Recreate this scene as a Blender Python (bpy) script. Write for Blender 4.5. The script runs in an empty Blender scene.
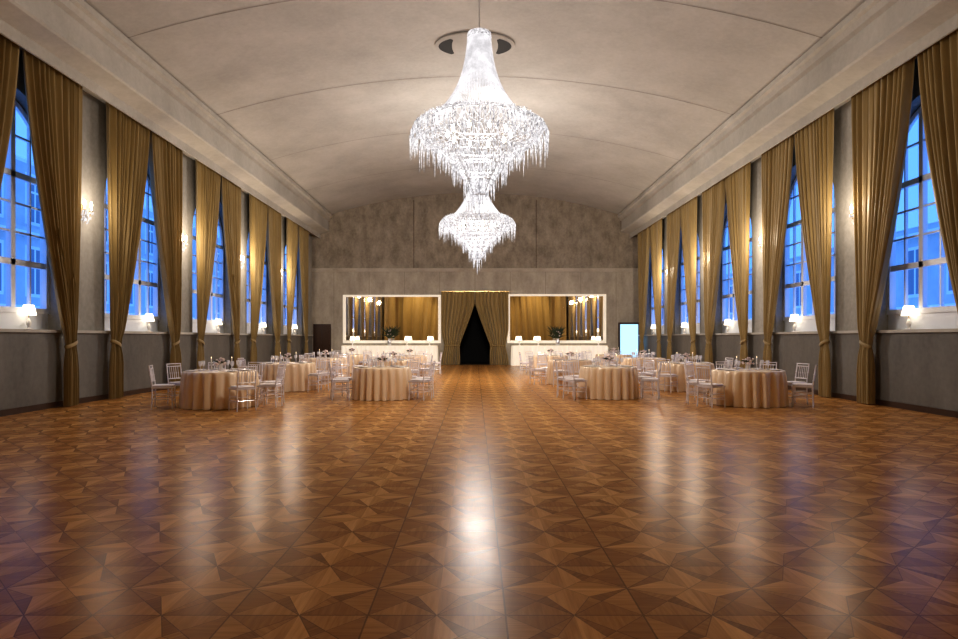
import bpy, math, random
from mathutils import Vector, Matrix
random.seed(7)
S=bpy.context.scene
COL=S.collection
pi=math.pi
H=1.45; HW=8.8; YE=34.4; YB=-4.0

# ---------------------------------------------------------------- materials
class N:
    def __init__(s,name):
        s.m=bpy.data.materials.new(name); s.m.use_nodes=True
        s.t=s.m.node_tree; s.t.nodes.clear()
        s.out=s.t.nodes.new('ShaderNodeOutputMaterial')
    def n(s,t,**k):
        x=s.t.nodes.new(t)
        for a,b in k.items(): setattr(x,a,b)
        return x
    def l(s,a,b): s.t.links.new(a,b)
    def put(s,sock,v):
        if hasattr(v,'is_linked') or hasattr(v,'links'): s.l(v,sock)
        else: sock.default_value=v
    def M(s,op,a,b=None,c=None):
        x=s.n('ShaderNodeMath',operation=op)
        s.put(x.inputs[0],a)
        if b is not None: s.put(x.inputs[1],b)
        if c is not None: s.put(x.inputs[2],c)
        return x.outputs[0]
    def mix(s,f,a,b,mode='MIX'):
        x=s.n('ShaderNodeMix',data_type='RGBA',blend_type=mode)
        s.put(x.inputs[0],f); s.put(x.inputs[6],a); s.put(x.inputs[7],b)
        return x.outputs[2]
    def mixf(s,f,a,b):
        x=s.n('ShaderNodeMix',data_type='FLOAT')
        s.put(x.inputs[0],f); s.put(x.inputs[2],a); s.put(x.inputs[3],b)
        return x.outputs[0]
    def bsdf(s,**k):
        p=s.n('ShaderNodeBsdfPrincipled')
        for a,b in k.items(): s.put(p.inputs[a.replace('_',' ')],b)
        s.l(p.outputs[0],s.out.inputs[0]); return p
    def noise(s,vec,scale,detail=4,rough=.55):
        x=s.n('ShaderNodeTexNoise'); x.inputs['Scale'].default_value=scale
        x.inputs['Detail'].default_value=detail; x.inputs['Roughness'].default_value=rough
        if vec is not None: s.l(vec,x.inputs['Vector'])
        return x.outputs[0]
    def pos(s): return s.n('ShaderNodeNewGeometry').outputs['Position']
    def obj(s): return s.n('ShaderNodeTexCoord').outputs['Object']
    def scale(s,v,sc):
        x=s.n('ShaderNodeMapping'); s.l(v,x.inputs[0]); x.inputs['Scale'].default_value=sc; return x.outputs[0]

def c4(c): return (c[0],c[1],c[2],1)
def simple(name,c,rough=.5,metal=0,var=.0,scale=8,emis=None,es=0,sheen=0,spec=.5):
    n=N(name)
    if var:
        f=n.noise(n.obj(),scale)
        col=n.mix(f,c4([x*(1-var) for x in c]),c4([min(1,x*(1+var)) for x in c]))
    else: col=c4(c)
    p=n.bsdf(Base_Color=col,Roughness=rough,Metallic=metal,Specular_IOR_Level=spec)
    if emis: p.inputs['Emission Color'].default_value=c4(emis); p.inputs['Emission Strength'].default_value=es
    if sheen: p.inputs['Sheen Weight'].default_value=sheen
    return n.m
def plaster(name,c1,c2,sc=.6,stretch=(1,1,1),rough=.8,bump=.15,joint=None,lo=.36,hi=.64):
    n=N(name); P=n.scale(n.pos(),stretch)
    a=n.noise(P,sc,8,.65); b=n.noise(n.pos(),9,4,.7)
    f=n.M('ADD',n.M('MULTIPLY',a,.75),n.M('MULTIPLY',b,.25))
    r=n.n('ShaderNodeMapRange'); n.l(f,r.inputs[0]); r.inputs[1].default_value=lo; r.inputs[2].default_value=hi
    col=n.mix(r.outputs[0],c4(c1),c4(c2))
    if joint:
        sp=n.n('ShaderNodeSeparateXYZ'); n.l(n.pos(),sp.inputs[0])
        ax,size,off,dark=joint
        q=n.M('DIVIDE',n.M('ADD',sp.outputs[ax],-off),size)
        fr=n.M('ABSOLUTE',n.M('SUBTRACT',n.M('FRACT',q),.5))
        ln=n.M('GREATER_THAN',fr,.5-.012/size)
        col=n.mix(ln,col,c4([x*dark for x in c1]))
    p=n.bsdf(Base_Color=col,Roughness=rough)
    bp=n.n('ShaderNodeBump'); bp.inputs['Strength'].default_value=bump; bp.inputs['Distance'].default_value=.03
    n.l(f,bp.inputs['Height']); n.l(bp.outputs[0],p.inputs['Normal'])
    return n.m

def parquet():
    n=N('parquet'); sp=n.n('ShaderNodeSeparateXYZ'); n.l(n.pos(),sp.inputs[0])
    s=.72
    X=n.M('DIVIDE',n.M('ADD',sp.outputs[0],-.16+s*20),s); Y=n.M('DIVIDE',n.M('ADD',sp.outputs[1],-4.78+s*20),s)
    cx=n.M('FLOOR',X); cy=n.M('FLOOR',Y)
    u=n.M('SUBTRACT',n.M('MULTIPLY',n.M('FRACT',X),2),1); v=n.M('SUBTRACT',n.M('MULTIPLY',n.M('FRACT',Y),2),1)
    au=n.M('ABSOLUTE',u); av=n.M('ABSOLUTE',v)
    mx=n.M('MAXIMUM',au,av); mn=n.M('MINIMUM',au,av)
    sec=n.M('ADD',n.M('FLOOR',n.M('DIVIDE',n.M('ARCTAN2',v,u),pi/4)),4)
    star=n.M('LESS_THAN',n.M('ADD',mx,n.M('MULTIPLY',mn,2.0)),1.0)
    dia=n.M('LESS_THAN',n.M('ADD',mx,mn),1.0)
    horiz=n.M('GREATER_THAN',au,av)
    reg=n.M('ADD',star,dia)
    par=n.M('MODULO',n.M('ADD',sec,reg),2)
    def white(a,b,c):
        cb=n.n('ShaderNodeCombineXYZ'); n.put(cb.inputs[0],a); n.put(cb.inputs[1],b); n.put(cb.inputs[2],c)
        w=n.n('ShaderNodeTexWhiteNoise',noise_dimensions='3D'); n.l(cb.outputs[0],w.inputs[0]); return w.outputs[0]
    h=white(cx,cy,n.M('ADD',n.M('MULTIPLY',sec,3),reg))
    dg1=n.M('ADD',sp.outputs[0],sp.outputs[1]); dg2=n.M('SUBTRACT',sp.outputs[0],sp.outputs[1])
    quad=n.M('GREATER_THAN',n.M('MULTIPLY',u,v),0)
    along_d=n.mixf(quad,dg2,dg1); acr_d=n.mixf(quad,dg1,dg2)
    along_s=n.mixf(horiz,sp.outputs[1],sp.outputs[0]); acr_s=n.mixf(horiz,sp.outputs[0],sp.outputs[1])
    ring=n.M('MULTIPLY',dia,n.M('SUBTRACT',1,star))
    al=n.mixf(ring,along_s,along_d); ac=n.mixf(ring,acr_s,acr_d)
    cb=n.n('ShaderNodeCombineXYZ'); n.put(cb.inputs[0],n.M('MULTIPLY',al,3)); n.put(cb.inputs[1],n.M('MULTIPLY',ac,42)); n.put(cb.inputs[2],n.M('MULTIPLY',h,30))
    g=n.noise(cb.outputs[0],1.0,5,.65)
    plank=white(n.M('FLOOR',n.M('DIVIDE',ac,.09)),cx,n.M('ADD',cy,n.M('MULTIPLY',reg,17)))
    tone=n.M('ADD',n.M('MULTIPLY',par,.16),n.M('ADD',n.M('MULTIPLY',star,.20),n.M('MULTIPLY',ring,-.08)))
    t=n.M('ADD',n.M('ADD',tone,n.M('MULTIPLY',h,.05)),n.M('ADD',n.M('MULTIPLY',plank,.07),n.M('MULTIPLY',n.M('SUBTRACT',g,.5),.55)))
    t=n.M('ADD',t,.30)
    r=n.n('ShaderNodeValToRGB'); n.l(t,r.inputs[0])
    e=r.color_ramp.elements; e[0].position=0; e[0].color=(.11,.044,.012,1); e[1].position=1; e[1].color=(.84,.47,.175,1)
    k=r.color_ramp.elements.new(.45); k.color=(.39,.180,.053,1)
    big=n.noise(n.pos(),.35,3)
    col=n.mix(n.M('MULTIPLY',big,.2),r.outputs[0],(.6,.42,.25,1),'MULTIPLY')
    def ln(a,w): return n.M('LESS_THAN',n.M('ABSOLUTE',a),w)
    seam=n.M('GREATER_THAN',mx,.987)
    for a,w in ((n.M('SUBTRACT',n.M('ADD',mx,n.M('MULTIPLY',mn,2.0)),1),.013),(n.M('SUBTRACT',n.M('ADD',mx,mn),1),.010),(n.M('SUBTRACT',au,av),.007)):
        seam=n.M('MAXIMUM',seam,ln(a,w))
    col=n.mix(n.M('MULTIPLY',seam,.62),col,(.05,.020,.006,1))
    rg=n.M('ADD',.16,n.M('ADD',n.M('MULTIPLY',g,.07),n.M('MULTIPLY',n.noise(n.pos(),1.7,5),.10)))
    p=n.bsdf(Base_Color=col,Roughness=rg,Specular_IOR_Level=.34,IOR=1.16)
    p.inputs['Specular Tint'].default_value=(1,.88,.74,1)
    bp=n.n('ShaderNodeBump'); bp.inputs['Strength'].default_value=.2; bp.inputs['Distance'].default_value=.003
    n.l(n.M('SUBTRACT',n.M('MULTIPLY',g,.4),n.M('MULTIPLY',seam,.5)),bp.inputs['Height']); n.l(bp.outputs[0],p.inputs['Normal'])
    return n.m

def see_through(name,c,amount,rough=.08,fr=True):
    n=N(name)
    p=n.n('ShaderNodeBsdfPrincipled'); p.inputs['Base Color'].default_value=c4(c); p.inputs['Roughness'].default_value=rough
    p.inputs['Specular IOR Level'].default_value=.9
    t=n.n('ShaderNodeBsdfTransparent'); mx=n.n('ShaderNodeMixShader')
    mx.inputs[0].default_value=amount
    n.l(p.outputs[0],mx.inputs[1]); n.l(t.outputs[0],mx.inputs[2]); n.l(mx.outputs[0],n.out.inputs[0])
    return n.m
def pane_mat():
    n=N('window_glass')
    g=n.n('ShaderNodeBsdfGlossy'); g.inputs['Roughness'].default_value=.03
    t=n.n('ShaderNodeBsdfTransparent'); t.inputs[0].default_value=(.93,.96,1,1)
    mx=n.n('ShaderNodeMixShader'); mx.inputs[0].default_value=.95
    n.l(g.outputs[0],mx.inputs[1]); n.l(t.outputs[0],mx.inputs[2]); n.l(mx.outputs[0],n.out.inputs[0]); return n.m
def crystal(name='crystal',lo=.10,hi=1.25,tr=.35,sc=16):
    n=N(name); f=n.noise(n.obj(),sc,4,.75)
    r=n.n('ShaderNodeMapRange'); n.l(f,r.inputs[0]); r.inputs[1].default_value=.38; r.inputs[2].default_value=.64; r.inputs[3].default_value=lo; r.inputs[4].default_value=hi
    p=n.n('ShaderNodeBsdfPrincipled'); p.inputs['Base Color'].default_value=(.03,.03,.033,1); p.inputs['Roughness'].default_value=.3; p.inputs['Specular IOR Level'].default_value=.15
    p.inputs['Emission Color'].default_value=(.98,.95,.98,1); n.l(r.outputs[0],p.inputs['Emission Strength'])  # patchy emission stands in for light caught in the crystals
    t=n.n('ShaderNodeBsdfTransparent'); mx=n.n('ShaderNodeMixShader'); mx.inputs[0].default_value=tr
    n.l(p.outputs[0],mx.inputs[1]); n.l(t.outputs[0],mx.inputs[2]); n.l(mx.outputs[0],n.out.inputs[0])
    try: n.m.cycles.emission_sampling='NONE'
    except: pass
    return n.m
def emit(name,c,s,samp=True):
    n=N(name); e=n.n('ShaderNodeEmission'); e.inputs[0].default_value=c4(c); e.inputs[1].default_value=s
    n.l(e.outputs[0],n.out.inputs[0])
    if not samp:
        try: n.m.cycles.emission_sampling='NONE'
        except: pass
    return n.m
def fabric(name,c1,c2,rough=.45,sc=14,spec=.4,sheen=.3,metal=0):
    n=N(name); P=n.scale(n.obj(),(1,1,.12)); f=n.noise(P,sc,4)
    col=n.mix(f,c4(c1),c4(c2))
    p=n.bsdf(Base_Color=col,Roughness=rough,Specular_IOR_Level=spec,Metallic=metal); p.inputs['Sheen Weight'].default_value=sheen
    w=n.noise(n.obj(),220,2); bp=n.n('ShaderNodeBump'); bp.inputs['Strength'].default_value=.08; n.l(w,bp.inputs['Height']); n.l(bp.outputs[0],p.inputs['Normal'])
    return n.m
def facade():
    n=N('facade'); sp=n.n('ShaderNodeSeparateXYZ'); n.l(n.pos(),sp.inputs[0])
    Y=n.M('FRACT',n.M('DIVIDE',n.M('ADD',sp.outputs[1],100),3.1)); Z=n.M('FRACT',n.M('DIVIDE',n.M('ADD',sp.outputs[2],20.3),3.9))
    a=n.M('LESS_THAN',n.M('ABSOLUTE',n.M('SUBTRACT',Y,.5)),.20); b=n.M('LESS_THAN',n.M('ABSOLUTE',n.M('SUBTRACT',Z,.5)),.31)
    w=n.M('MULTIPLY',a,b)
    bar=n.M('MAXIMUM',n.M('LESS_THAN',n.M('ABSOLUTE',n.M('SUBTRACT',Y,.5)),.02),n.M('LESS_THAN',n.M('ABSOLUTE',n.M('SUBTRACT',Z,.60)),.015))
    w=n.M('MULTIPLY',w,n.M('SUBTRACT',1,bar))
    a2=n.M('LESS_THAN',n.M('ABSOLUTE',n.M('SUBTRACT',Y,.5)),.25); b2=n.M('LESS_THAN',n.M('ABSOLUTE',n.M('SUBTRACT',Z,.5)),.355)
    w2=n.M('MULTIPLY',a2,b2)
    base=n.mix(n.noise(n.pos(),.8,6,.7),(.40,.43,.47,1),(.78,.80,.83,1))
    col=n.mix(w2,base,(.88,.90,.92,1)); col=n.mix(w,col,(.20,.25,.34,1))
    course=n.M('GREATER_THAN',n.M('ABSOLUTE',n.M('SUBTRACT',Z,.5)),.475)
    col=n.mix(course,col,(.90,.92,.95,1))
    n.bsdf(Base_Color=col,Roughness=.7); return n.m

M_floor=parquet()
M_wall=plaster('wall_plaster',(.18,.17,.152),(.37,.355,.325),.5,(1,1,.5))
M_dado=plaster('dado_stone',(.095,.09,.082),(.185,.175,.16),.7,(1,1,.35),.6)
M_ceil=plaster('ceiling_plaster',(.345,.332,.313),(.49,.472,.448),.4,(1,1,1),.85,.06,None,.34,.66)
M_corn=plaster('cornice_plaster',(.36,.345,.315),(.50,.48,.445),.6,(1,1,1),.8,.06)
M_groove=plaster('groove',(.22,.20,.18),(.27,.25,.23),.6)
M_end=plaster('end_wall_stucco',(.165,.138,.107),(.36,.31,.25),1.8,(1.1,1,.6),.75,.4,None,.36,.64)
M_endlow=plaster('end_wall_stone',(.28,.245,.20),(.45,.405,.34),1.4,(1.2,1,.5),.6,.25,(0,1.9,.0,.8))
M_band=plaster('stone_band',(.34,.30,.25),(.48,.43,.37),1,(1,1,1),.7)
M_white=simple('white_paint',(.85,.83,.80),.45,var=.05)
M_glowframe=simple('white_frame_glow',(.85,.82,.76),.45,var=.05,emis=(1,.86,.66),es=.25)  # faint emission in the frame paint makes it look lit
M_frame=simple('window_paint',(.86,.90,.97),.4,var=.04)
M_gold=fabric('gold_curtain',(.205,.142,.053),(.35,.25,.098),.52,14,.28,.35)
M_gold2=fabric('bronze_drape',(.42,.28,.09),(.60,.42,.16),.4)
M_satin=fabric('champagne_satin',(.74,.55,.37),(.93,.75,.54),.25,8,.8,.1,.08)
M_lin=simple('white_linen_glow',(.85,.81,.74),.5,var=.05,emis=(1,.86,.66),es=.35)  # warm emission put into the cloth so it looks brightly lit
M_chair=see_through('clear_acrylic',(.86,.82,.87),.12,.10)
M_cush=simple('seat_pad',(.80,.75,.76),.6,var=.05)
M_glass=see_through('drinking_glass',(.9,.9,.95),.55,.03)
M_plate=simple('porcelain',(.85,.83,.82),.2,var=.03)
M_dark=simple('dark_wood',(.045,.022,.014),.35,var=.3)
M_black=simple('black_void',(.006,.005,.005),.8,var=.2)
M_wood=simple('table_ply',(.35,.2,.1),.5,var=.2)
M_brass=simple('brass',(.55,.38,.16),.3,1,var=.1)
M_steel=simple('steel',(.6,.6,.62),.3,1,var=.1)
M_mirror=simple('antique_mirror',(.95,.87,.74),.02,1,var=.04)
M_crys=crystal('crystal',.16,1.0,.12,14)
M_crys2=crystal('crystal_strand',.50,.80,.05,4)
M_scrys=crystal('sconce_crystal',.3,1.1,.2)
M_bulb=emit('bulb',(1,.88,.70),14,False)
M_shade=emit('lamp_shade_lit',(1,.85,.64),3.6)
M_leaf=simple('leaf',(.04,.06,.03),.5,var=.4)
M_flower=simple('petal',(.75,.62,.60),.6,var=.2)
M_candle=emit('candle_glow',(1,.75,.45),3,False)
M_pane=pane_mat()
M_fac=facade()
M_blue=emit('lit_panel',(.35,.66,1),1.5)

# ---------------------------------------------------------------- mesh builder
class MB:
    def __init__(s): s.v=[]; s.f=[]
    def quad(s,a,b,c,d):
        i=len(s.v); s.v+= [a,b,c,d]; s.f.append((i,i+1,i+2,i+3))
    def box(s,x0,x1,y0,y1,z0,z1):
        i=len(s.v)
        s.v+=[(x0,y0,z0),(x1,y0,z0),(x1,y1,z0),(x0,y1,z0),(x0,y0,z1),(x1,y0,z1),(x1,y1,z1),(x0,y1,z1)]
        for q in ((0,3,2,1),(4,5,6,7),(0,1,5,4),(1,2,6,5),(2,3,7,6),(3,0,4,7)): s.f.append(tuple(i+k for k in q))
    def tube(s,pts,rad,sides=6,cap=True):
        pts=[Vector(p) for p in pts]; n=len(pts)
        if not hasattr(rad,'__len__'): rad=[rad]*n
        i0=len(s.v)
        for k,p in enumerate(pts):
            d=(pts[min(k+1,n-1)]-pts[max(k-1,0)])
            if d.length<1e-9: d=Vector((0,0,1))
            d.normalize(); a=Vector((0,0,1)) if abs(d.z)<.9 else Vector((1,0,0))
            x=d.cross(a).normalized(); y=d.cross(x)
            for j in range(sides):
                t=2*pi*j/sides; s.v.append(tuple(p+(x*math.cos(t)+y*math.sin(t))*rad[k]))
        for k in range(n-1):
            for j in range(sides):
                a=i0+k*sides+j; b=i0+k*sides+(j+1)%sides
                s.f.append((a,b,b+sides,a+sides))
        if cap:
            s.f.append(tuple(i0+j for j in range(sides))[::-1]); s.f.append(tuple(i0+(n-1)*sides+j for j in range(sides)))
    def lathe(s,prof,seg=24,c=(0,0),cap=True):
        i0=len(s.v)
        for r,z in prof:
            for j in range(seg):
                t=2*pi*j/seg; s.v.append((c[0]+r*math.cos(t),c[1]+r*math.sin(t),z))
        for k in range(len(prof)-1):
            for j in range(seg):
                a=i0+k*seg+j; b=i0+k*seg+(j+1)%seg; s.f.append((a,b,b+seg,a+seg))
        if cap:
            s.f.append(tuple(i0+j for j in range(seg))[::-1]); s.f.append(tuple(i0+(len(prof)-1)*seg+j for j in range(seg)))
    def octa(s,c,r,h):
        i=len(s.v); x,y,z=c
        s.v+=[(x+r,y,z),(x,y+r,z),(x-r,y,z),(x,y-r,z),(x,y,z+h),(x,y,z-h)]
        for j in range(4):
            a=i+j;b=i+(j+1)%4; s.f+=[(a,b,i+4),(b,a,i+5)]
    def obj(s,name,mat,parent=None,loc=(0,0,0),smooth=True,ang=40,rot=0):
        me=bpy.data.meshes.new(name); me.from_pydata(s.v,[],s.f); me.validate(); me.update()
        me.materials.append(mat)
        if smooth:
            me.shade_smooth()
            try: me.set_sharp_from_angle(angle=math.radians(ang))
            except: pass
        o=bpy.data.objects.new(name,me); COL.objects.link(o); o.location=loc; o.rotation_euler=(0,0,rot)
        if parent: o.parent=parent
        return o
def empty(name,loc=(0,0,0),rot=0):
    o=bpy.data.objects.new(name,None); COL.objects.link(o); o.location=loc; o.rotation_euler=(0,0,rot); o.empty_display_size=.1; return o
def top(o,label,cat,group=None,kind=None):
    o['label']=label; o['category']=cat
    if group: o['group']=group
    if kind: o['kind']=kind
    return o
def struct(o,label,cat): return top(o,label,cat,None,'structure')
def dup(root,loc,rot=0):
    r=root.copy(); COL.objects.link(r); r.location=loc; r.rotation_euler=(0,0,rot)
    for ch in root.children:
        c=ch.copy(); COL.objects.link(c); c.parent=r
        for g in ch.children:
            k=g.copy(); COL.objects.link(k); k.parent=c
    return r

# ---------------------------------------------------------------- shell
b=MB(); b.box(-HW-.6,HW+.6,YB-.3,YE+.3,-.15,0); struct(b.obj('floor',M_floor,smooth=False),'glossy brown star-pattern wooden parquet ballroom floor','floor')
CL=[12.0+4.72*i for i in range(5)]; CR=[12.45+4.7*i for i in range(5)]
WW=1.55; ZS=1.62; ZSP=4.72; ZT=7.25; RD=.36
def arch(c,w=WW,n=18,zs=ZSP): return [(c+w*math.cos(pi*k/n),zs+w*math.sin(pi*k/n)) for k in range(n+1)]
def side_wall(sgn,cs,name):
    b=MB(); X=sgn*HW; XO=sgn*(HW+RD)
    def P(y,z,x=X): return (x,y,z)
    ys=[YB]+[v for c in cs for v in (c-WW,c+WW)]+[YE+.3]
    for k in range(0,len(ys),2): b.quad(P(ys[k],ZS),P(ys[k+1],ZS),P(ys[k+1],ZT),P(ys[k],ZT))
    for c in cs:
        a=arch(c)
        for k in range(len(a)-1):
            (y0,z0),(y1,z1)=a[k],a[k+1]
            b.quad(P(y0,z0),P(y1,z1),P(y1,ZT),P(y0,ZT)); b.quad(P(y0,z0),P(y1,z1),P(y1,z1,XO),P(y0,z0,XO))
        for y in (c-WW,c+WW): b.quad(P(y,ZS),P(y,ZSP),P(y,ZSP,XO),P(y,ZS,XO))
        b.quad(P(c-WW,ZS),P(c+WW,ZS),P(c+WW,ZS,XO),P(c-WW,ZS,XO))
    o=b.obj(name,M_wall,smooth=False); struct(o,'grey concrete plaster side wall with tall arched window niches','wall')
side_wall(-1,CL,'wall_left'); side_wall(1,CR,'wall_right')
ti=1
for sgn,side in ((-1,'left'),(1,'right')):
    b=MB(); a=sgn*HW; i=sgn*(HW-.035)
    b.box(min(a,i),max(a,i),YB,YE,0,ZS-.06)
    struct(b.obj('trim_%d'%ti,M_dado,smooth=False),'dark grey stone dado along the wall','wall panel'); ti+=1
    b=MB(); i=sgn*(HW-.10); b.box(min(a,i),max(a,i),YB,YE,ZS-.06,ZS)
    struct(b.obj('trim_%d'%ti,M_corn,smooth=False),'pale stone ledge capping the dado','ledge'); ti+=1
    b=MB(); i=sgn*(HW-.06); b.box(min(a,i),max(a,i),YB,YE,0,.12)
    struct(b.obj('baseboard_'+side,M_dark,smooth=False),'dark baseboard along the side wall','baseboard')
    prof=[(8.8,7.02),(8.38,7.02),(8.38,6.82),(8.34,6.82),(8.34,7.06),(7.90,7.16),(7.86,7.20),(7.86,7.28),(7.90,7.30),(7.90,7.74),(7.82,7.80),(7.78,7.92),(7.70,7.96),(7.70,8.10),(7.8,8.13),(7.8,8.5),(8.8,8.5)]
    b=MB()
    for (x0,z0),(x1,z1) in zip(prof,prof[1:]): b.quad((sgn*x0,YB,z0),(sgn*x1,YB,z1),(sgn*x1,YE+.3,z1),(sgn*x0,YE+.3,z0))
    struct(b.obj('trim_%d'%ti,M_corn,smooth=False),'deep moulded plaster cornice below the vaulted ceiling','cornice'); ti+=1
# ceiling vault
ZC=8.12; ZA=9.28; XC=7.75
def cz(x):
    h=ZA-ZC; R=(XC*XC+h*h)/(2*h); return ZA-R+math.sqrt(R*R-x*x)
b=MB(); n=40
for k in range(n):
    x0=-XC+2*XC*k/n; x1=-XC+2*XC*(k+1)/n
    b.quad((x0,YB,cz(x0)),(x1,YB,cz(x1)),(x1,YE+.3,cz(x1)),(x0,YE+.3,cz(x0)))
o=b.obj('ceiling',M_ceil,ang=30); struct(o,'pale grey-beige barrel-vaulted plaster ceiling','ceiling')
for yy in (4.6,9.5,14.2,19.1,24.0,29.0):
    b=MB()
    for k in range(n):
        x0=-XC+2*XC*k/n; x1=-XC+2*XC*(k+1)/n; d=.006
        b.quad((x0,yy-.015,cz(x0)-d),(x1,yy-.015,cz(x1)-d),(x1,yy+.015,cz(x1)-d),(x0,yy+.015,cz(x0)-d))
    struct(b.obj('trim_%d'%ti,M_groove),'thin joint line across the vault','ceiling seam'); ti+=1
# end wall
def wall_grid(xs,zs,holes,y,mat,name,label):
    b=MB()
    for i in range(len(xs)-1):
        for j in range(len(zs)-1):
            cx=(xs[i]+xs[i+1])/2; czz=(zs[j]+zs[j+1])/2
            if any(h[0]<cx<h[1] and h[2]<czz<h[3] for h in holes): continue
            b.quad((xs[i],y,zs[j]),(xs[i+1],y,zs[j]),(xs[i+1],y,zs[j+1]),(xs[i],y,zs[j+1]))
    o=b.obj(name,mat,smooth=False); struct(o,label,'wall'); return o
N1=(-6.95,-1.98,1.32,3.66); N2=(1.88,6.9,1.32,3.70); D=(-1.3,1.3,0,3.5)
wall_grid([-8.8,D[0],D[1],8.8],[0,D[3],5.1],[D],YE,M_endlow,'wall_back','pale stone-clad end wall with a curtained doorway')
b=MB(); b.quad((-8.8,YE+.06,5.1),(8.8,YE+.06,5.1),(8.8,YE+.06,9.6),(-8.8,YE+.06,9.6))
struct(b.obj('wall_upper',M_end,smooth=False),'dark mottled concrete upper end wall under the vault','wall')
b=MB(); b.box(-8.8,8.8,YE-.12,YE+.08,5.1,5.2); b.box(-8.8,8.8,YE-.06,YE+.08,5.02,5.1)
struct(b.obj('trim_%d'%ti,M_band,smooth=False),'stone string course across the end wall','moulding'); ti+=1
for xx in (-3.3,3.3):
    b=MB(); b.box(xx-.015,xx+.015,YE+.04,YE+.07,5.2,8.9); struct(b.obj('trim_%d'%ti,M_dark,smooth=False),'thin vertical joint on the upper end wall','trim'); ti+=1
b=MB(); b.quad((-8.8,YB,0),(8.8,YB,0),(8.8,YB,9.6),(-8.8,YB,9.6))
struct(b.obj('wall_front',M_end,smooth=False),'dark grey plaster wall','wall')
# dark room beyond door
b=MB()
x0,x1,z1=D[0],D[1],D[3]
for q in (((x0,YE,0),(x0,YE+4,0),(x0,YE+4,z1),(x0,YE,z1)),((x1,YE,0),(x1,YE+4,0),(x1,YE+4,z1),(x1,YE,z1)),((x0,YE,z1),(x1,YE,z1),(x1,YE+4,z1),(x0,YE+4,z1)),((x0,YE+4,0),(x1,YE+4,0),(x1,YE+4,z1),(x0,YE+4,z1)),((x0,YE+.3,.0),(x1,YE+.3,.0),(x1,YE+4,.0),(x0,YE+4,.0))): b.quad(*q)
struct(b.obj('door_1',M_black,smooth=False),'dark open doorway to an unlit passage','doorway')
# wide mirrors
for h in (N1,N2):
    x0,x1,z0,z1=h; t=.15; ya,yc=YE-.10,YE-.005
    e=empty('wall_mirror',((x0+x1)/2,YE-.01,z0-t)); ox=(x0+x1)/2; oz=z0-t; oy=YE-.01
    b=MB()
    for q in ((x0-t,x1+t,ya,yc,z1,z1+t*.7),(x0-t,x1+t,ya,yc,z0-t,z0),(x0-t,x0,ya,yc,z0,z1),(x1,x1+t,ya,yc,z0,z1)):
        b.box(q[0]-ox,q[1]-ox,q[2]-oy,q[3]-oy,q[4]-oz,q[5]-oz)
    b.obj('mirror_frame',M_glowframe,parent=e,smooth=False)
    b=MB(); b.box(x0-ox,x1-ox,-.03,-.01,z0-oz,z1-oz); b.obj('mirror_glass',M_mirror,parent=e,smooth=False)
    top(e,'wide white-framed mirror reflecting gold drapes on the end wall','mirror','end wall mirrors')

# ---------------------------------------------------------------- windows
def window(i,sgn,c):
    X=sgn*(HW+RD-.06); b=MB(); w=WW
    def bar(y0,y1,z0,z1,d=.05): b.box(X-d,X+d,c+y0,c+y1,z0,z1)
    zb=1.97
    bar(-w,w,ZS,zb,.04); bar(-w,w,zb-.02,zb+.09,.08)
    bar(-w,-w+.09,zb,ZSP,.07); bar(w-.09,w,zb,ZSP,.07)
    a=arch(0,w-.045,20)
    b.tube([(X,c+y,z) for y,z in a],.065,6)
    def top_at(y): return ZSP+math.sqrt(max(0,(w-.05)**2-y*y))
    for y in (-.52,.52): bar(y-.06,y+.06,zb,top_at(y),.05)
    for y in (-1.03,0,1.03): bar(y-.02,y+.02,zb,top_at(y),.03)
    for z in (2.95,4.68): bar(-w,w,z-.06,z+.06,.05)
    for z in (3.55,4.12): bar(-w,w,z-.02,z+.02,.03)
    for z in (5.45,):
        hw=math.sqrt(max(0,(w-.05)**2-(z-ZSP)**2)); bar(-hw,hw,z-.02,z+.02,.03)
    o=b.obj('window_%d'%i,M_frame,smooth=False); struct(o,'tall arched window with white-painted glazing bars, dusk outside','window')
    p=MB(); pts=[(X+sgn*.02,c-w,zb),(X+sgn*.02,c+w,zb)]+[(X+sgn*.02,c+y,z) for y,z in arch(0,w,20)]
    p.v=pts; p.f=[tuple(range(len(pts)))]
    p.obj('window_pane',M_pane,parent=o,smooth=False)
k=1
for c in CL: window(k,-1,c); k+=1
for c in CR: window(k,1,c); k+=1
for sgn in (-1,1):
    b=MB(); X=sgn*24
    b.box(min(X,X+sgn*3),max(X,X+sgn*3),-5,90,-6,11 if sgn<0 else 7.5)
    b.box(min(X,X-sgn*.4),max(X,X-sgn*.4),-5,90,6.9,7.3)
    top(b.obj('building_facade',M_fac,smooth=False),'pale plastered neighbouring building with rows of windows at dusk','building')

# ---------------------------------------------------------------- curtains
def drape_mesh(inner,outer,ztop,zbot,folds,amp_top,amp_bot,nt=110,nz=26,seed=0,ztie=None):
    rnd=random.Random(seed); ph=[rnd.uniform(-.5,.5) for _ in range(6)]
    b=MB()
    for i in range(nz+1):
        z=ztop+(zbot-ztop)*i/nz
        a,o=inner(z),outer(z); g=i/nz
        A=amp_top+(amp_bot-amp_top)*g
        if ztie is not None:
            q=math.exp(-((z-ztie)/.22)**2); A*=1-.55*q
        for j in range(nt+1):
            t=j/nt
            w=folds*2*pi*(t+.02*math.sin(5*t+ph[0]*6+z*.25)+.012*math.sin(13*t+ph[1]*9))+ph[1]*5
            amp=A*(1+.35*math.sin(4.3*t*pi+ph[3]*8))
            d=amp*(math.sin(w)+.28*math.sin(2.1*w+ph[2]*6+z*.3))
            b.v.append((a+(o-a)*t+.25*A*math.cos(w),d,z))
    for i in range(nz):
        for j in range(nt):
            k=i*(nt+1)+j; b.f.append((k,k+1,k+nt+2,k+nt+1))
    return b
ZTOP=7.0; ZTIE=1.32
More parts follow.
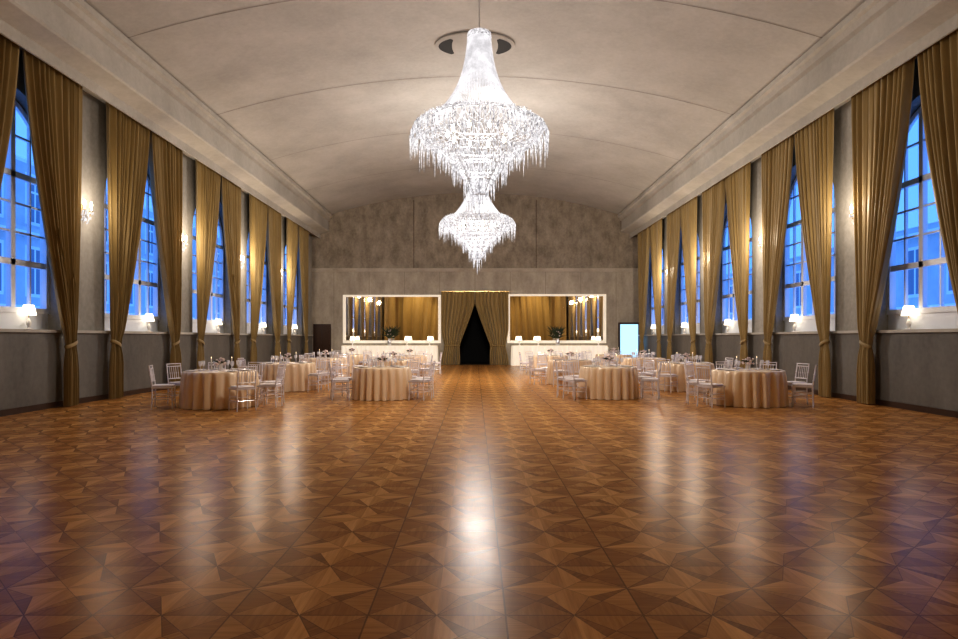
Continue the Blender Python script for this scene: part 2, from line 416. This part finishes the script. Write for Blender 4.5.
def sin_in(z):
    h=min(1,max(0,(ZTOP-z)/(ZTOP-ZTIE))); v=.04+1.32*h**1.45
    if z<ZTIE: v=1.36-.05*min(1,(ZTIE-z)/.5)
    return v
def sin_out(z):
    h=min(1,max(0,(ZTOP-z)/(ZTOP-ZTIE))); v=1.90-.22*h**1.5
    if z<ZTIE: v=1.68+.07*min(1,(ZTIE-z)/.6)
    return v
variants=[]
for s_ in range(4):
    m=drape_mesh(sin_in,sin_out,ZTOP,.02,10,.066,.054,nt=140,seed=s_,nz=34,ztie=ZTIE)
    variants.append(m)
def curtain(sgn,c,dirn,k):
    e=empty('curtain',(sgn*(HW-.25),c,0)); src=variants[k%4]; b=MB()
    b.v=[(y*1.0,x*dirn,z) for x,y,z in src.v]; b.f=list(src.f)
    b.obj('drape',M_gold,parent=e,ang=180)
    t=MB(); n=28
    for zz,rr in ((-.04,0),(-.015,.012),(.015,.012),(.04,0)):
        for j in range(n):
            a=2*pi*j/n; t.v.append(((.075+rr)*math.sin(a),dirn*(1.52+(.175+rr)*math.cos(a)),ZTIE+zz+.06*math.cos(a)))
    for r in range(3):
        for j in range(n):
            a=r*n+j; c2=r*n+(j+1)%n; t.f.append((a,c2,c2+n,a+n))
    t.obj('tieback',M_gold,parent=e)
    top(e,'floor-length gold satin curtain tied back low beside an arched window','curtain','gold window curtains')
k=0
for sgn,cs in ((-1,CL),(1,CR)):
    for c in cs:
        for d in (-1,1):
            curtain(sgn,c,d,k); k+=1
for sg in (-1,1):
    ZK=1.05
    def fi(z):
        if z>3.3: return .015
        if z>ZK: return .015+.80*((3.3-z)/(3.3-ZK))**1.1
        return .815-.03*min(1,(ZK-z)/.5)
    def fo(z):
        return 1.80-.16*math.exp(-((z-ZK)/.5)**2)
    m=drape_mesh(fi,fo,3.95,.02,9,.045,.06,nt=100,nz=30,seed=11+sg,ztie=ZK)
    m.v=[(x*sg,y,z) for x,y,z in m.v]
    e=empty('curtain',(0,YE-.12,0)); m.obj('drape',M_gold,parent=e,ang=180)
    t=MB(); t.box(min(sg*.0,sg*1.82),max(0,sg*1.82),-.03,.03,3.93,3.97); t.obj('curtain_rail',M_brass,parent=e,smooth=False)
    t=MB(); t.box(min(sg*.80,sg*1.66),max(sg*.80,sg*1.66),-.095,-.065,ZK-.03,ZK+.03); t.obj('tieback',M_gold,parent=e,smooth=False)
    top(e,'gold curtain parted and tied back at the dark doorway','curtain','doorway curtains')
m=drape_mesh(lambda z:-8.6,lambda z:8.6,7.9,.02,20,.20,.22,nt=500,nz=6,seed=5)
o=m.obj('stage_curtain',M_gold2,loc=(0,YB+.6,0),ang=180)
top(o,'full-width gold pleated curtain along the wall opposite the mirrors','curtain')
for sgn in (-1,1):
    m=drape_mesh(lambda z:YB+1.2,lambda z:9.0,6.8,.02,26,.07,.08,nt=400,nz=6,seed=8+sgn)
    m.v=[(y,x,z) for x,y,z in m.v]
    o=m.obj('curtain',M_gold2,loc=(sgn*(HW-.30),0,0),ang=180)
    top(o,'closed gold pleated curtain along the side wall','curtain','closed side curtains')

# ---------------------------------------------------------------- sconces
SC=.82
def sconce_proto():
    e=empty('wall_sconce')
    b=MB(); b.box(-.02,.0,-.06,.06,-.2,.2); b.box(-.035,-.02,-.04,.04,-.15,.15); b.obj('backplate',M_brass,parent=e,smooth=False)
    for s in (-1,1):
        b=MB(); b.tube([(-.03,s*.02,-.08),(-.09,s*.06,-.15),(-.17,s*.13,-.12),(-.2,s*.15,0)],.011,6); b.lathe([(.005,0),(.05,.01),(.055,.03),(.02,.03)],12,(-.2,s*.15)); b.obj('arm',M_brass,parent=e)
        b=MB(); b.lathe([(.014,.03),(.014,.12),(.030,.15),(.036,.19),(.026,.24),(.003,.29)],10,(-.2,s*.15)); b.obj('bulb',M_bulb,parent=e)
    b=MB()
    for i in range(50):
        a=random.uniform(0,2*pi); r=random.uniform(.03,.17); x=-.13+.6*r*math.cos(a); y=r*math.sin(a)*1.2; z=-.03-random.uniform(0,.36)*(1-r*3)
        b.octa((x,y,z),.015,.036)
    for s in (-1,1):
        for i in range(10):
            a=i*pi/5; b.octa((-.2+.055*math.cos(a),s*.15+.055*math.sin(a),-.03),.012,.045)
    b.obj('crystal_drops',M_scrys,parent=e,smooth=False)['kind']='stuff'
    return e
sp0=sconce_proto(); first=True
def sconce(sgn,y,pw=60):
    global first
    loc=(sgn*HW,y,4.28); rot=0 if sgn>0 else pi
    if first: o=sp0; o.location=loc; o.rotation_euler=(0,0,rot); first=False
    else: o=dup(sp0,loc,rot)
    o.scale=(SC,SC,SC)
    top(o,'brass wall sconce with crystal drops and two lit bulbs','wall lamp','wall sconces')
    l=bpy.data.lights.new('sconce_light','POINT'); l.energy=pw; l.color=(1,.84,.66); l.shadow_soft_size=.14
    lo=bpy.data.objects.new('sconce_light',l); COL.objects.link(lo); lo.parent=o; lo.location=(-.75,0,.2)
for k_ in range(4):
    sconce(-1,CL[k_]+2.25,38+14*k_); sconce(1,CR[k_]+2.08,38+14*k_)

# ---------------------------------------------------------------- table lamps
def lamp_proto():
    e=empty('table_lamp')
    b=MB(); b.lathe([(.075,0),(.075,.012),(.03,.03),(.022,.05),(.045,.10),(.05,.15),(.02,.2),(.012,.23)],18); b.obj('lamp_base',M_white,parent=e)
    b=MB(); b.tube([(0,0,.22),(0,0,.36)],.008,6); b.obj('pole',M_brass,parent=e)
    b=MB(); b.lathe([(.135,.29),(.09,.49)],20,cap=False); b.lathe([(.133,.292),(.088,.488)],20,cap=False); b.obj('lamp_shade',M_shade,parent=e)
    return e
lp=lamp_proto(); lf=True
def lamp(x,y,z,g,light=0):
    global lf
    if lf: o=lp; o.location=(x,y,z); lf=False
    else: o=dup(lp,(x,y,z))
    top(o,'small white table lamp with glowing warm shade','table lamp',g)
for c in CL: lamp(-(HW+.13),c+.78,ZS,'window sill lamps')
for c in CR: lamp(HW+.13,c+.70,ZS,'window sill lamps')

# ---------------------------------------------------------------- buffet counters & decor at the end wall
for (x0,x1) in ((-6.95,-2.0),(1.95,6.9)):
    e=empty('buffet_table',((x0+x1)/2,YE-.75,0)); w=(x1-x0)/2; d=.40
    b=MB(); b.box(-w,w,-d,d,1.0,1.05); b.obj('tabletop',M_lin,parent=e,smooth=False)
    b=MB(); per=[]; n=360
    L=4*(w+d)
    for i in range(n):
        s=L*i/n
        if s<2*w: p=(-w+s,-d,0,-1)
        elif s<2*w+2*d: p=(w,-d+(s-2*w),1,0)
        elif s<4*w+2*d: p=(w-(s-2*w-2*d),d,0,1)
        else: p=(-w,d-(s-4*w-2*d),-1,0)
        per.append(p)
    for z,a in ((1.045,.0),(.9,.015),(.5,.025),(.01,.03)):
        for i,p in enumerate(per):
            q=a*math.sin(i*2*pi/8); b.v.append((p[0]+p[2]*(q+a*.6+.004),p[1]+p[3]*(q+a*.6+.004),z))
    for r in range(3):
        for i in range(n):
            j=(i+1)%n; b.f.append((r*n+i,r*n+j,(r+1)*n+j,(r+1)*n+i))
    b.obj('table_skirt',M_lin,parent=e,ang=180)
    top(e,'long buffet table with pleated white cloth skirt','buffet table','buffet tables')
    for fx in ((.10,.68,.92) if x0<0 else (.08,.28,.92)): lamp(x0+(x1-x0)*fx,YE-.75,1.05,'buffet lamps')
def plant(x,y,z):
    e=empty('flower_arrangement',(x,y,z)); b=MB(); b.lathe([(.08,0),(.10,.05),(.12,.2),(.07,.34),(.09,.38)],18); b.obj('vase',M_steel,parent=e)
    b=MB()
    for i in range(90):
        a=random.uniform(0,2*pi); sp=random.uniform(.15,.5); h=random.uniform(.2,.75)
        b.tube([(0,0,.34),(sp*.35*math.cos(a),sp*.35*math.sin(a)*.6,.34+h*.6),(sp*math.cos(a),sp*math.sin(a)*.6,.34+h)],[.008,.024,.002],4)
    b.obj('foliage',M_leaf,parent=e)['kind']='stuff'
    b=MB()
    for i in range(16):
        a=random.uniform(0,2*pi); r=random.uniform(0,.25); b.octa((r*math.cos(a),r*math.sin(a),.5+random.uniform(0,.35)),.045,.04)
    b.obj('blossoms',M_flower,parent=e)['kind']='stuff'
    top(e,'tall spiky floral arrangement in a silver vase','flowers','buffet floral arrangements')
plant(-4.5,YE-.8,1.05); plant(4.35,YE-.8,1.05)
b=MB(); y=YE-.05; x0,x1,z1=-8.7,-7.75,2.2
b.box(x0,x1,y,YE+.02,0,z1)
for a,c in ((.08,.46),(.54,.92)):
    for u,v in ((.06,.45),(.5,.94)): b.box(x0+(x1-x0)*a,x0+(x1-x0)*c,y-.02,y,z1*u,z1*v)
o=b.obj('door_2',M_dark,smooth=False); struct(o,'dark wooden panelled door in the end wall','door')
b=MB(); y=YE-.3; A,Z=7.70,8.78
b.box(A,Z,y,YE-.02,0,.10); b.box(A,Z,y,YE-.02,2.2,2.28); b.box(A,A+.06,y,YE-.02,.1,2.2); b.box(Z-.06,Z,y,YE-.02,.1,2.2); b.box(A+.06,Z-.06,YE-.06,YE-.02,.1,2.2)
o=b.obj('display_cooler',M_dark,smooth=False); top(o,'tall dark-framed cabinet with glowing pale blue glass front','display cabinet')
b=MB(); b.box(A+.07,Z-.07,y+.02,y+.05,.12,2.18); b.obj('glass_door',M_blue,parent=o,smooth=False)['label']='glowing pale blue glass door'

# ceiling vent
e=empty('ceiling_vent',(0,17.0,cz(0)-.03)); b=MB(); b.lathe([(1.12,-.0),(1.12,-.03),(1.09,-.045),(.01,-.045)],64,cap=False)
b.v=[(x*.95,y*.66,z) for x,y,z in b.v]; b.obj('rosette',M_ceil,parent=e)
for s in (-1,1):
    b=MB(); n=18
    for k in range(n+1):
        a=-.85+1.7*k/n; q=max(.05,math.cos(a*pi/2/.9))**.5
        ro=.97; ri=.97-.36*q
        b.v+=[(s*ro*math.cos(a),.62*ro*math.sin(a),-.05),(s*ri*math.cos(a),.62*ri*math.sin(a),-.05)]
    for k in range(n): b.f.append((2*k,2*k+2,2*k+3,2*k+1))
    b.obj('vent_slot',M_black,parent=e,smooth=False)
top(e,'oval pale ceiling rosette with two dark curved slots','ceiling vent')

# ---------------------------------------------------------------- chandelier
def chandelier_proto():
    T=9.26
    e=empty('chandelier')
    W=lambda z:z-T
    b=MB(); b.lathe([(.02,0),(.09,0),(.09,-.03),(.03,-.08),(.012,-.1)],20,cap=False); b.tube([(0,0,-.08),(0,0,W(7.25))],.010,6); b.obj('cable',M_steel,parent=e)
    b=MB(); b.lathe([(.02,W(7.30)),(.10,W(7.28)),(.22,W(7.22)),(.235,W(7.14)),(.21,W(7.10))],28); b.obj('canopy',M_crys,parent=e)
    b=MB()
    hoops=[(.86,5.58),(1.08,5.52),(1.22,5.42),(1.04,5.2),(.76,5.0),(.48,4.70),(.28,4.42),(.14,4.15)]
    for r,z in hoops:
        pts=[(r*math.cos(2*pi*i/48),r*math.sin(2*pi*i/48),W(z)) for i in range(49)]; b.tube(pts,.010,5)
    for i in range(8):
        a=i*pi/4; b.tube([(r*math.cos(a),r*math.sin(a),W(z)) for r,z in hoops],.008,4)
    b.obj('hoop_frame',M_steel,parent=e)
    def strand(b,pts_fn,n,r1,r2,sides=4):
        P=[pts_fn(i/n) for i in range(n+1)]; R=[r1 if i%2 else r2 for i in range(n+1)]; b.tube(P,R,sides)
    b=MB(); ns=116
    for i in range(ns):
        a=2*pi*i/ns
        def f(t,a=a):
            r=.215+.15*t+(.88-.365)*(t**2.9); z=7.16+(5.58-7.16)*t
            return (r*math.cos(a),r*math.sin(a),W(z))
        strand(b,f,30,.0062,.008)
    b.obj('bead_strands',M_crys2,parent=e,smooth=True)['kind']='stuff'
    b=MB(); prof=[(.86,5.59),(1.08,5.54),(1.23,5.42),(1.05,5.2),(.76,5.0)]
    def ps(u):
        u=u*(len(prof)-1); i=min(int(u),len(prof)-2); f=u-i; return (prof[i][0]*(1-f)+prof[i+1][0]*f,prof[i][1]*(1-f)+prof[i+1][1]*f)
    for k in range(2600):
        a=random.uniform(0,2*pi); r,z=ps(random.random()); r+=random.gauss(0,.02); z+=random.gauss(0,.02)
        s=random.uniform(.005,.012); b.octa((r*math.cos(a),r*math.sin(a),W(z)),s,s*1.6)
    for lvl in range(4):
        for i in range(48):
            a0=2*pi*i/48; a1=2*pi*(i+1.6)/48
            u0=lvl/4; u1=(lvl+1)/4
            for (p,q) in ((a0,a1),(a1,a0)):
                def f(t,p=p,q=q,u0=u0,u1=u1):
                    a=p+(q-p)*t; r,z=ps(u0+(u1-u0)*t); z-=.04*math.sin(pi*t); return ((r+.015)*math.cos(a),(r+.015)*math.sin(a),W(z))
                strand(b,f,14,.004,.0075)
    b.obj('crystal_crown',M_crys,parent=e,smooth=False)['kind']='stuff'
    b=MB()
    def icicles(r,z,n,l0,l1,w=.012,flare=1.03):
        for i in range(n):
            a=2*pi*(i+random.uniform(-.3,.3))/n; L=random.uniform(l0,l1); rr=r+random.uniform(-.02,.02)
            x,y=rr*math.cos(a),rr*math.sin(a); ex=flare
            b.tube([(x,y,W(z)),(x*(1+ex)/2,y*(1+ex)/2,W(z-L*.12)),(x*ex,y*ex,W(z-L*.3)),(x*ex,y*ex,W(z-L))],[.004,w*.8,w,.002],5)
    icicles(1.22,5.45,100,.38,.74,.014,1.06); icicles(1.06,5.22,64,.15,.34); icicles(.76,5.02,80,.22,.40); icicles(.62,4.88,54,.2,.36)
    icicles(.48,4.72,46,.28,.42); icicles(.28,4.44,28,.26,.42); icicles(.14,4.17,12,.25,.42)
    b.tube([(0,0,W(4.2)),(0,0,W(3.9)),(0,0,W(3.6))],[.04,.025,.003],6)
    b.obj('crystal_icicles',M_crys,parent=e,smooth=False)['kind']='stuff'
    b=MB(); prof2=[(.76,5.0),(.48,4.70),(.28,4.42),(.12,4.12)]
    for k in range(900):
        a=random.uniform(0,2*pi); u=random.random()**1.2*3; i=min(int(u),2); f=u-i
        r=prof2[i][0]*(1-f)+prof2[i+1][0]*f; z=prof2[i][1]*(1-f)+prof2[i+1][1]*f
        s=random.uniform(.005,.011); b.octa((r*math.cos(a),r*math.sin(a),W(z)),s,s*1.7)
    for i in range(76):
        a=2*pi*i/76
        def f(t,a=a):
            u=t*3; k=min(int(u),2); q=u-k; r=prof2[k][0]*(1-q)+prof2[k+1][0]*q; z=prof2[k][1]*(1-q)+prof2[k+1][1]*q
            return (r*math.cos(a),r*math.sin(a),W(z))
        strand(b,f,26,.004,.0075)
    b.obj('crystal_bowl',M_crys,parent=e,smooth=False)['kind']='stuff'
    b=MB()
    for i in range(10):
        a=2*pi*i/10; b.lathe([(.01,W(5.25)),(.03,W(5.28)),(.03,W(5.33)),(.01,W(5.38))],8,(.6*math.cos(a),.6*math.sin(a)))
    b.obj('bulbs',M_bulb,parent=e)['kind']='stuff'
    return e,T
ch,CT=chandelier_proto()
ch.location=(.08,12.1,CT); chs=[ch,dup(ch,(.08,21.8,CT))]
for o,en in zip(chs,(740,1550)):
    top(o,'large white crystal chandelier with bead cone, crown ring and icicle drops','chandelier','crystal chandeliers')
    for i in range(3):
        a=2*pi*i/3+pi/2
        l=bpy.data.lights.new('chandelier_light','POINT'); l.energy=en/3; l.color=(1,.92,.83); l.shadow_soft_size=.4
        lo=bpy.data.objects.new('chandelier_light',l); COL.objects.link(lo); lo.parent=o; lo.location=(.25*math.cos(a),.75*math.sin(a),5.3+.6*(i-1)-CT)

# ---------------------------------------------------------------- tables
def table_proto(R,seed):
    e=empty('banquet_table')
    b=MB(); b.lathe([(R,.725),(R,.745)],40); b.lathe([(.28,.0),(.28,.03),(.05,.06),(.05,.70),(.2,.725)],20); b.obj('tabletop',M_wood,parent=e)
    rnd=random.Random(seed); nf=22; n=286; b=MB(); p1=rnd.uniform(0,6)
    rows=[(.02,.752,0),(R*.5,.752,0),(R*.95,.752,0),(R+.005,.75,.0),(R+.014,.735,.005),(R+.018,.65,.020),(R+.022,.5,.036),(R+.026,.3,.046),(R+.030,.12,.052),(R+.034,.008,.056)]
    for r,z,a in rows:
        for j in range(n):
            t=2*pi*j/n; w=nf*t+.9*math.sin(3*t+p1)+.3*math.sin(7*t)
            rr=r+a*(math.sin(w)+.3*math.sin(2*w+1)); b.v.append((rr*math.cos(t),rr*math.sin(t),z))
    for k in range(len(rows)-1):
        for j in range(n):
            a=k*n+j; c=k*n+(j+1)%n; b.f.append((a,c,c+n,a+n))
    b.f.append(tuple(range(n)))
    b.obj('tablecloth',M_satin,parent=e,ang=75)
    return e
def chair_proto(parts=True):
    e=empty('banquet_chair') if parts else None
    pieces=[]
    def leg(x,y,zt):
        b=MB(); sx=.012*(1 if x>0 else -1); sy=.015*(1 if y>0 else -1)
        P=[];Rr=[]
        for t,r in ((0,.012),(.08,.012),(.1,.018),(.13,.012),(.5,.013),(.52,.018),(.55,.013),(.85,.014),(.88,.019),(.92,.014),(1,.015)):
            P.append((x+sx*(1-t),y+sy*(1-t),zt*t)); Rr.append(r)
        b.tube(P,Rr,8); return b
    for x in (-.18,.18):
        for y in (-.18,.18): pieces.append(('leg',leg(x,y,.44),M_chair))
    b=MB(); b.box(-.205,.205,-.20,.205,.43,.455); b.box(-.19,.19,-.19,.19,.415,.43); pieces.append(('seat',b,M_chair))
    b=MB(); 
    for i,(r,z) in enumerate(((.175,.455),(.195,.462),(.2,.476),(.19,.488),(.12,.493))):
        for j in range(24):
            a=2*pi*j/24; c,s=math.cos(a),math.sin(a); q=(abs(c)**5+abs(s)**5)**(-.2); b.v.append((r*c*q,r*s*q,z))
    for k in range(4):
        for j in range(24): a=k*24+j; c=k*24+(j+1)%24; b.f.append((a,c,c+24,a+24))
    b.f.append(tuple(range(96,120))); b.f.append(tuple(range(24))[::-1]); pieces.append(('cushion',b,M_cush))
    b=MB()
    def back(x,z): return (x,-.18-.07*((z-.44)/.48)-.01*(1-(x/.18)**2),z)
    for x in (-.18,.18): b.tube([back(x,z) for z in (.44,.55,.56,.57,.68,.69,.70,.82,.89)],[.014,.013,.019,.013,.013,.019,.013,.013,.011],8)
    for z in (.88,.825,.56): b.tube([back(x,z) for x in (-.19,-.1,0,.1,.19)],.012,6)
    for x in (-.108,-.054,0,.054,.108): b.tube([back(x,z) for z in (.56,.66,.68,.70,.825)],[.007,.007,.012,.007,.007],6)
    pieces.append(('backrest',b,M_chair))
    b=MB()
    for z in (.2,.29):
        for s in (-1,1): b.tube([(s*.185,-.185,z),(s*.185,.185,z)],.009,6)
    for z in (.16,.24):
        b.tube([(-.185,.185,z),(.185,.185,z)],.009,6)
    b.tube([(-.185,-.185,.2),(.185,-.185,.2)],.009,6)
    pieces.append(('stretcher',b,M_chair))
    if parts:
        for nme,b,m in pieces: b.obj(nme,m,parent=e)
        return e
    B=MB(); me_idx=[]
    for nme,b,m in pieces:
        i=len(B.v); B.v+=b.v
        for f in b.f: B.f.append(tuple(i+k for k in f)); me_idx.append(1 if m is M_cush else 0)
    o=B.obj('banquet_chair',M_chair); o.data.materials.append(M_cush)
    if len(o.data.polygons)==len(me_idx):
        for p,mi in zip(o.data.polygons,me_idx): p.material_index=mi
    return o
TL=table_proto(.73,1); TS=table_proto(.66,2); CP=chair_proto(True); CF=chair_proto(False)
def plate_p():
    b=MB(); b.lathe([(.07,0),(.08,.004),(.125,.016),(.125,.02),(.08,.010),(.01,.008)],24); return b.obj('dinner_plate',M_plate)
def glass_p():
    b=MB(); b.lathe([(.035,0),(.034,.004),(.006,.010),(.005,.09),(.012,.10),(.035,.13),(.041,.165),(.036,.21),(.034,.21),(.038,.165),(.01,.108)],14); return b.obj('wine_glass',M_glass)
def center_p():
    e=empty('centerpiece'); b=MB(); b.lathe([(.05,0),(.055,.02),(.045,.1),(.06,.16)],16); b.obj('vase',M_glass,parent=e)
    b=MB()
    for i in range(40):
        a=random.uniform(0,2*pi); r=random.uniform(0,.12); b.octa((r*math.cos(a),r*math.sin(a),.2+random.uniform(-.03,.08)-r*.4),.03,.028)
    b.obj('blossoms',M_flower,parent=e)
    b=MB()
    for i in range(14):
        a=2*pi*i/14; b.tube([(0,0,.14),(.08*math.cos(a),.08*math.sin(a),.2),(.15*math.cos(a),.15*math.sin(a),.19+.05*random.random())],[.006,.014,.002],4)
    b.obj('leaves',M_leaf,parent=e); return e
def cstick_p():
    e=empty('candlestick'); b=MB(); b.lathe([(.04,0),(.04,.01),(.010,.03),(.012,.06),(.008,.12),(.02,.14),(.016,.15)],14); b.obj('holder',M_steel,parent=e)
    b=MB(); b.lathe([(.010,.15),(.009,.26),(.002,.265)],10); b.obj('candle',M_plate,parent=e)
    b=MB(); b.lathe([(.002,.265),(.007,.276),(.005,.287),(.001,.30)],8); b.obj('flame',M_candle,parent=e); return e
PP,GP,CPc,CS=plate_p(),glass_p(),center_p(),cstick_p()
used={}
def place(proto,loc,rot=0):
    if id(proto) not in used:
        used[id(proto)]=1; proto.location=loc; proto.rotation_euler=(0,0,rot); return proto
    return dup(proto,loc,rot)
tables=[]
A6=[10+60*i for i in range(6)]
tables+= [(-5.42,13.6,TL,[-44,-4,36,76,116,156,200]),(-2.23,15.35,TS,[-24,18,62,112,160,202]),
          (5.96,13.95,TL,[-28,10,50,92,134,172,206]),(3.25,15.6,TS,[-18,26,74,122,168,212])]
for sgn,xo,xi in ((-1,5.25,2.6),(1,5.9,3.0)):
    tables.append((sgn*xo,17.9,TL,[-30,10,60,120,180,225]))
    for y in (22.4,27.2): tables.append((sgn*xo,y,TL,A6))
    for y in (20.2,25.4): tables.append((sgn*xi,y,TS,A6))
ZTB=.753
for x,y,P,angs in tables:
    R=.73 if P is TL else .66
    t=place(P,(x,y,0),random.uniform(0,6)); top(t,'round banquet table under a pleated champagne satin cloth','table','banquet tables')
    near=y<19
    for a in angs:
        a=math.radians(a+random.uniform(-3,3)); rr=R+.36+random.uniform(-.02,.03)
        c=place(CP if near else CF,(x+rr*math.cos(a),y+rr*math.sin(a),0),a+pi/2+random.uniform(-.08,.08))
        top(c,'clear acrylic banquet chair with spindle back and pale seat pad','chair','banquet chairs')
        if y<20.5:
            p=place(PP,(x+(R-.17)*math.cos(a),y+(R-.17)*math.sin(a),ZTB)); top(p,'round white porcelain dinner plate','plate','dinner plates')
        a2=a+.22
        if y<24:
            g=place(GP,(x+(R-.33)*math.cos(a2),y+(R-.33)*math.sin(a2),ZTB)); top(g,'clear stemmed wine glass','wine glass','wine glasses')
    c=place(CPc,(x,y,ZTB)); top(c,'low vase of pale blossoms and dark leaves','flowers','table centerpieces')
    for s in (-1,1):
        c=place(CS,(x+s*.22,y+.06,ZTB)); top(c,'small silver candlestick holding a lit white taper','candlestick','candlesticks')

# ---------------------------------------------------------------- added unseen spotlights, no real fixtures, brightening the curtains the mirrors reflect
def spot(loc,tgt,en,size):
    l=bpy.data.lights.new('curtain_fill','SPOT'); l.energy=en; l.color=(1,.85,.60); l.shadow_soft_size=.1; l.spot_blend=.9; l.spot_size=size
    lo=bpy.data.objects.new('curtain_fill',l); COL.objects.link(lo); lo.location=loc
    d=Vector(tgt)-Vector(loc); lo.rotation_euler=d.to_track_quat('-Z','Y').to_euler()
for x in (-6.5,-2.2,2.2,6.5): spot((x,YB+3.9,8.0),(x,YB+.5,4.0),600,1.3)
for s in (-1,1): spot((s*4.5,4.5,8.3),(s*8.5,3.5,5.0),500,1.1)

# ---------------------------------------------------------------- world, camera
w=bpy.data.worlds.new('World'); S.world=w; w.use_nodes=True
bg=w.node_tree.nodes['Background']; bg.inputs[0].default_value=(.10,.31,.92,1); bg.inputs[1].default_value=1.6
cam=bpy.data.cameras.new('camera'); co=bpy.data.objects.new('camera',cam); COL.objects.link(co)
co.location=(0,0,H); co.rotation_euler=(pi/2,0,0); cam.sensor_width=36; cam.lens=24.0
cam.shift_x=4/958; cam.shift_y=18.5/958; cam.clip_end=300
S.camera=co
S.view_settings.view_transform='Standard'
S.view_settings.exposure=.1
try:
    S.view_settings.look='Medium High Contrast'; S.view_settings.exposure=.2
except Exception as ex: print('look fail',ex)
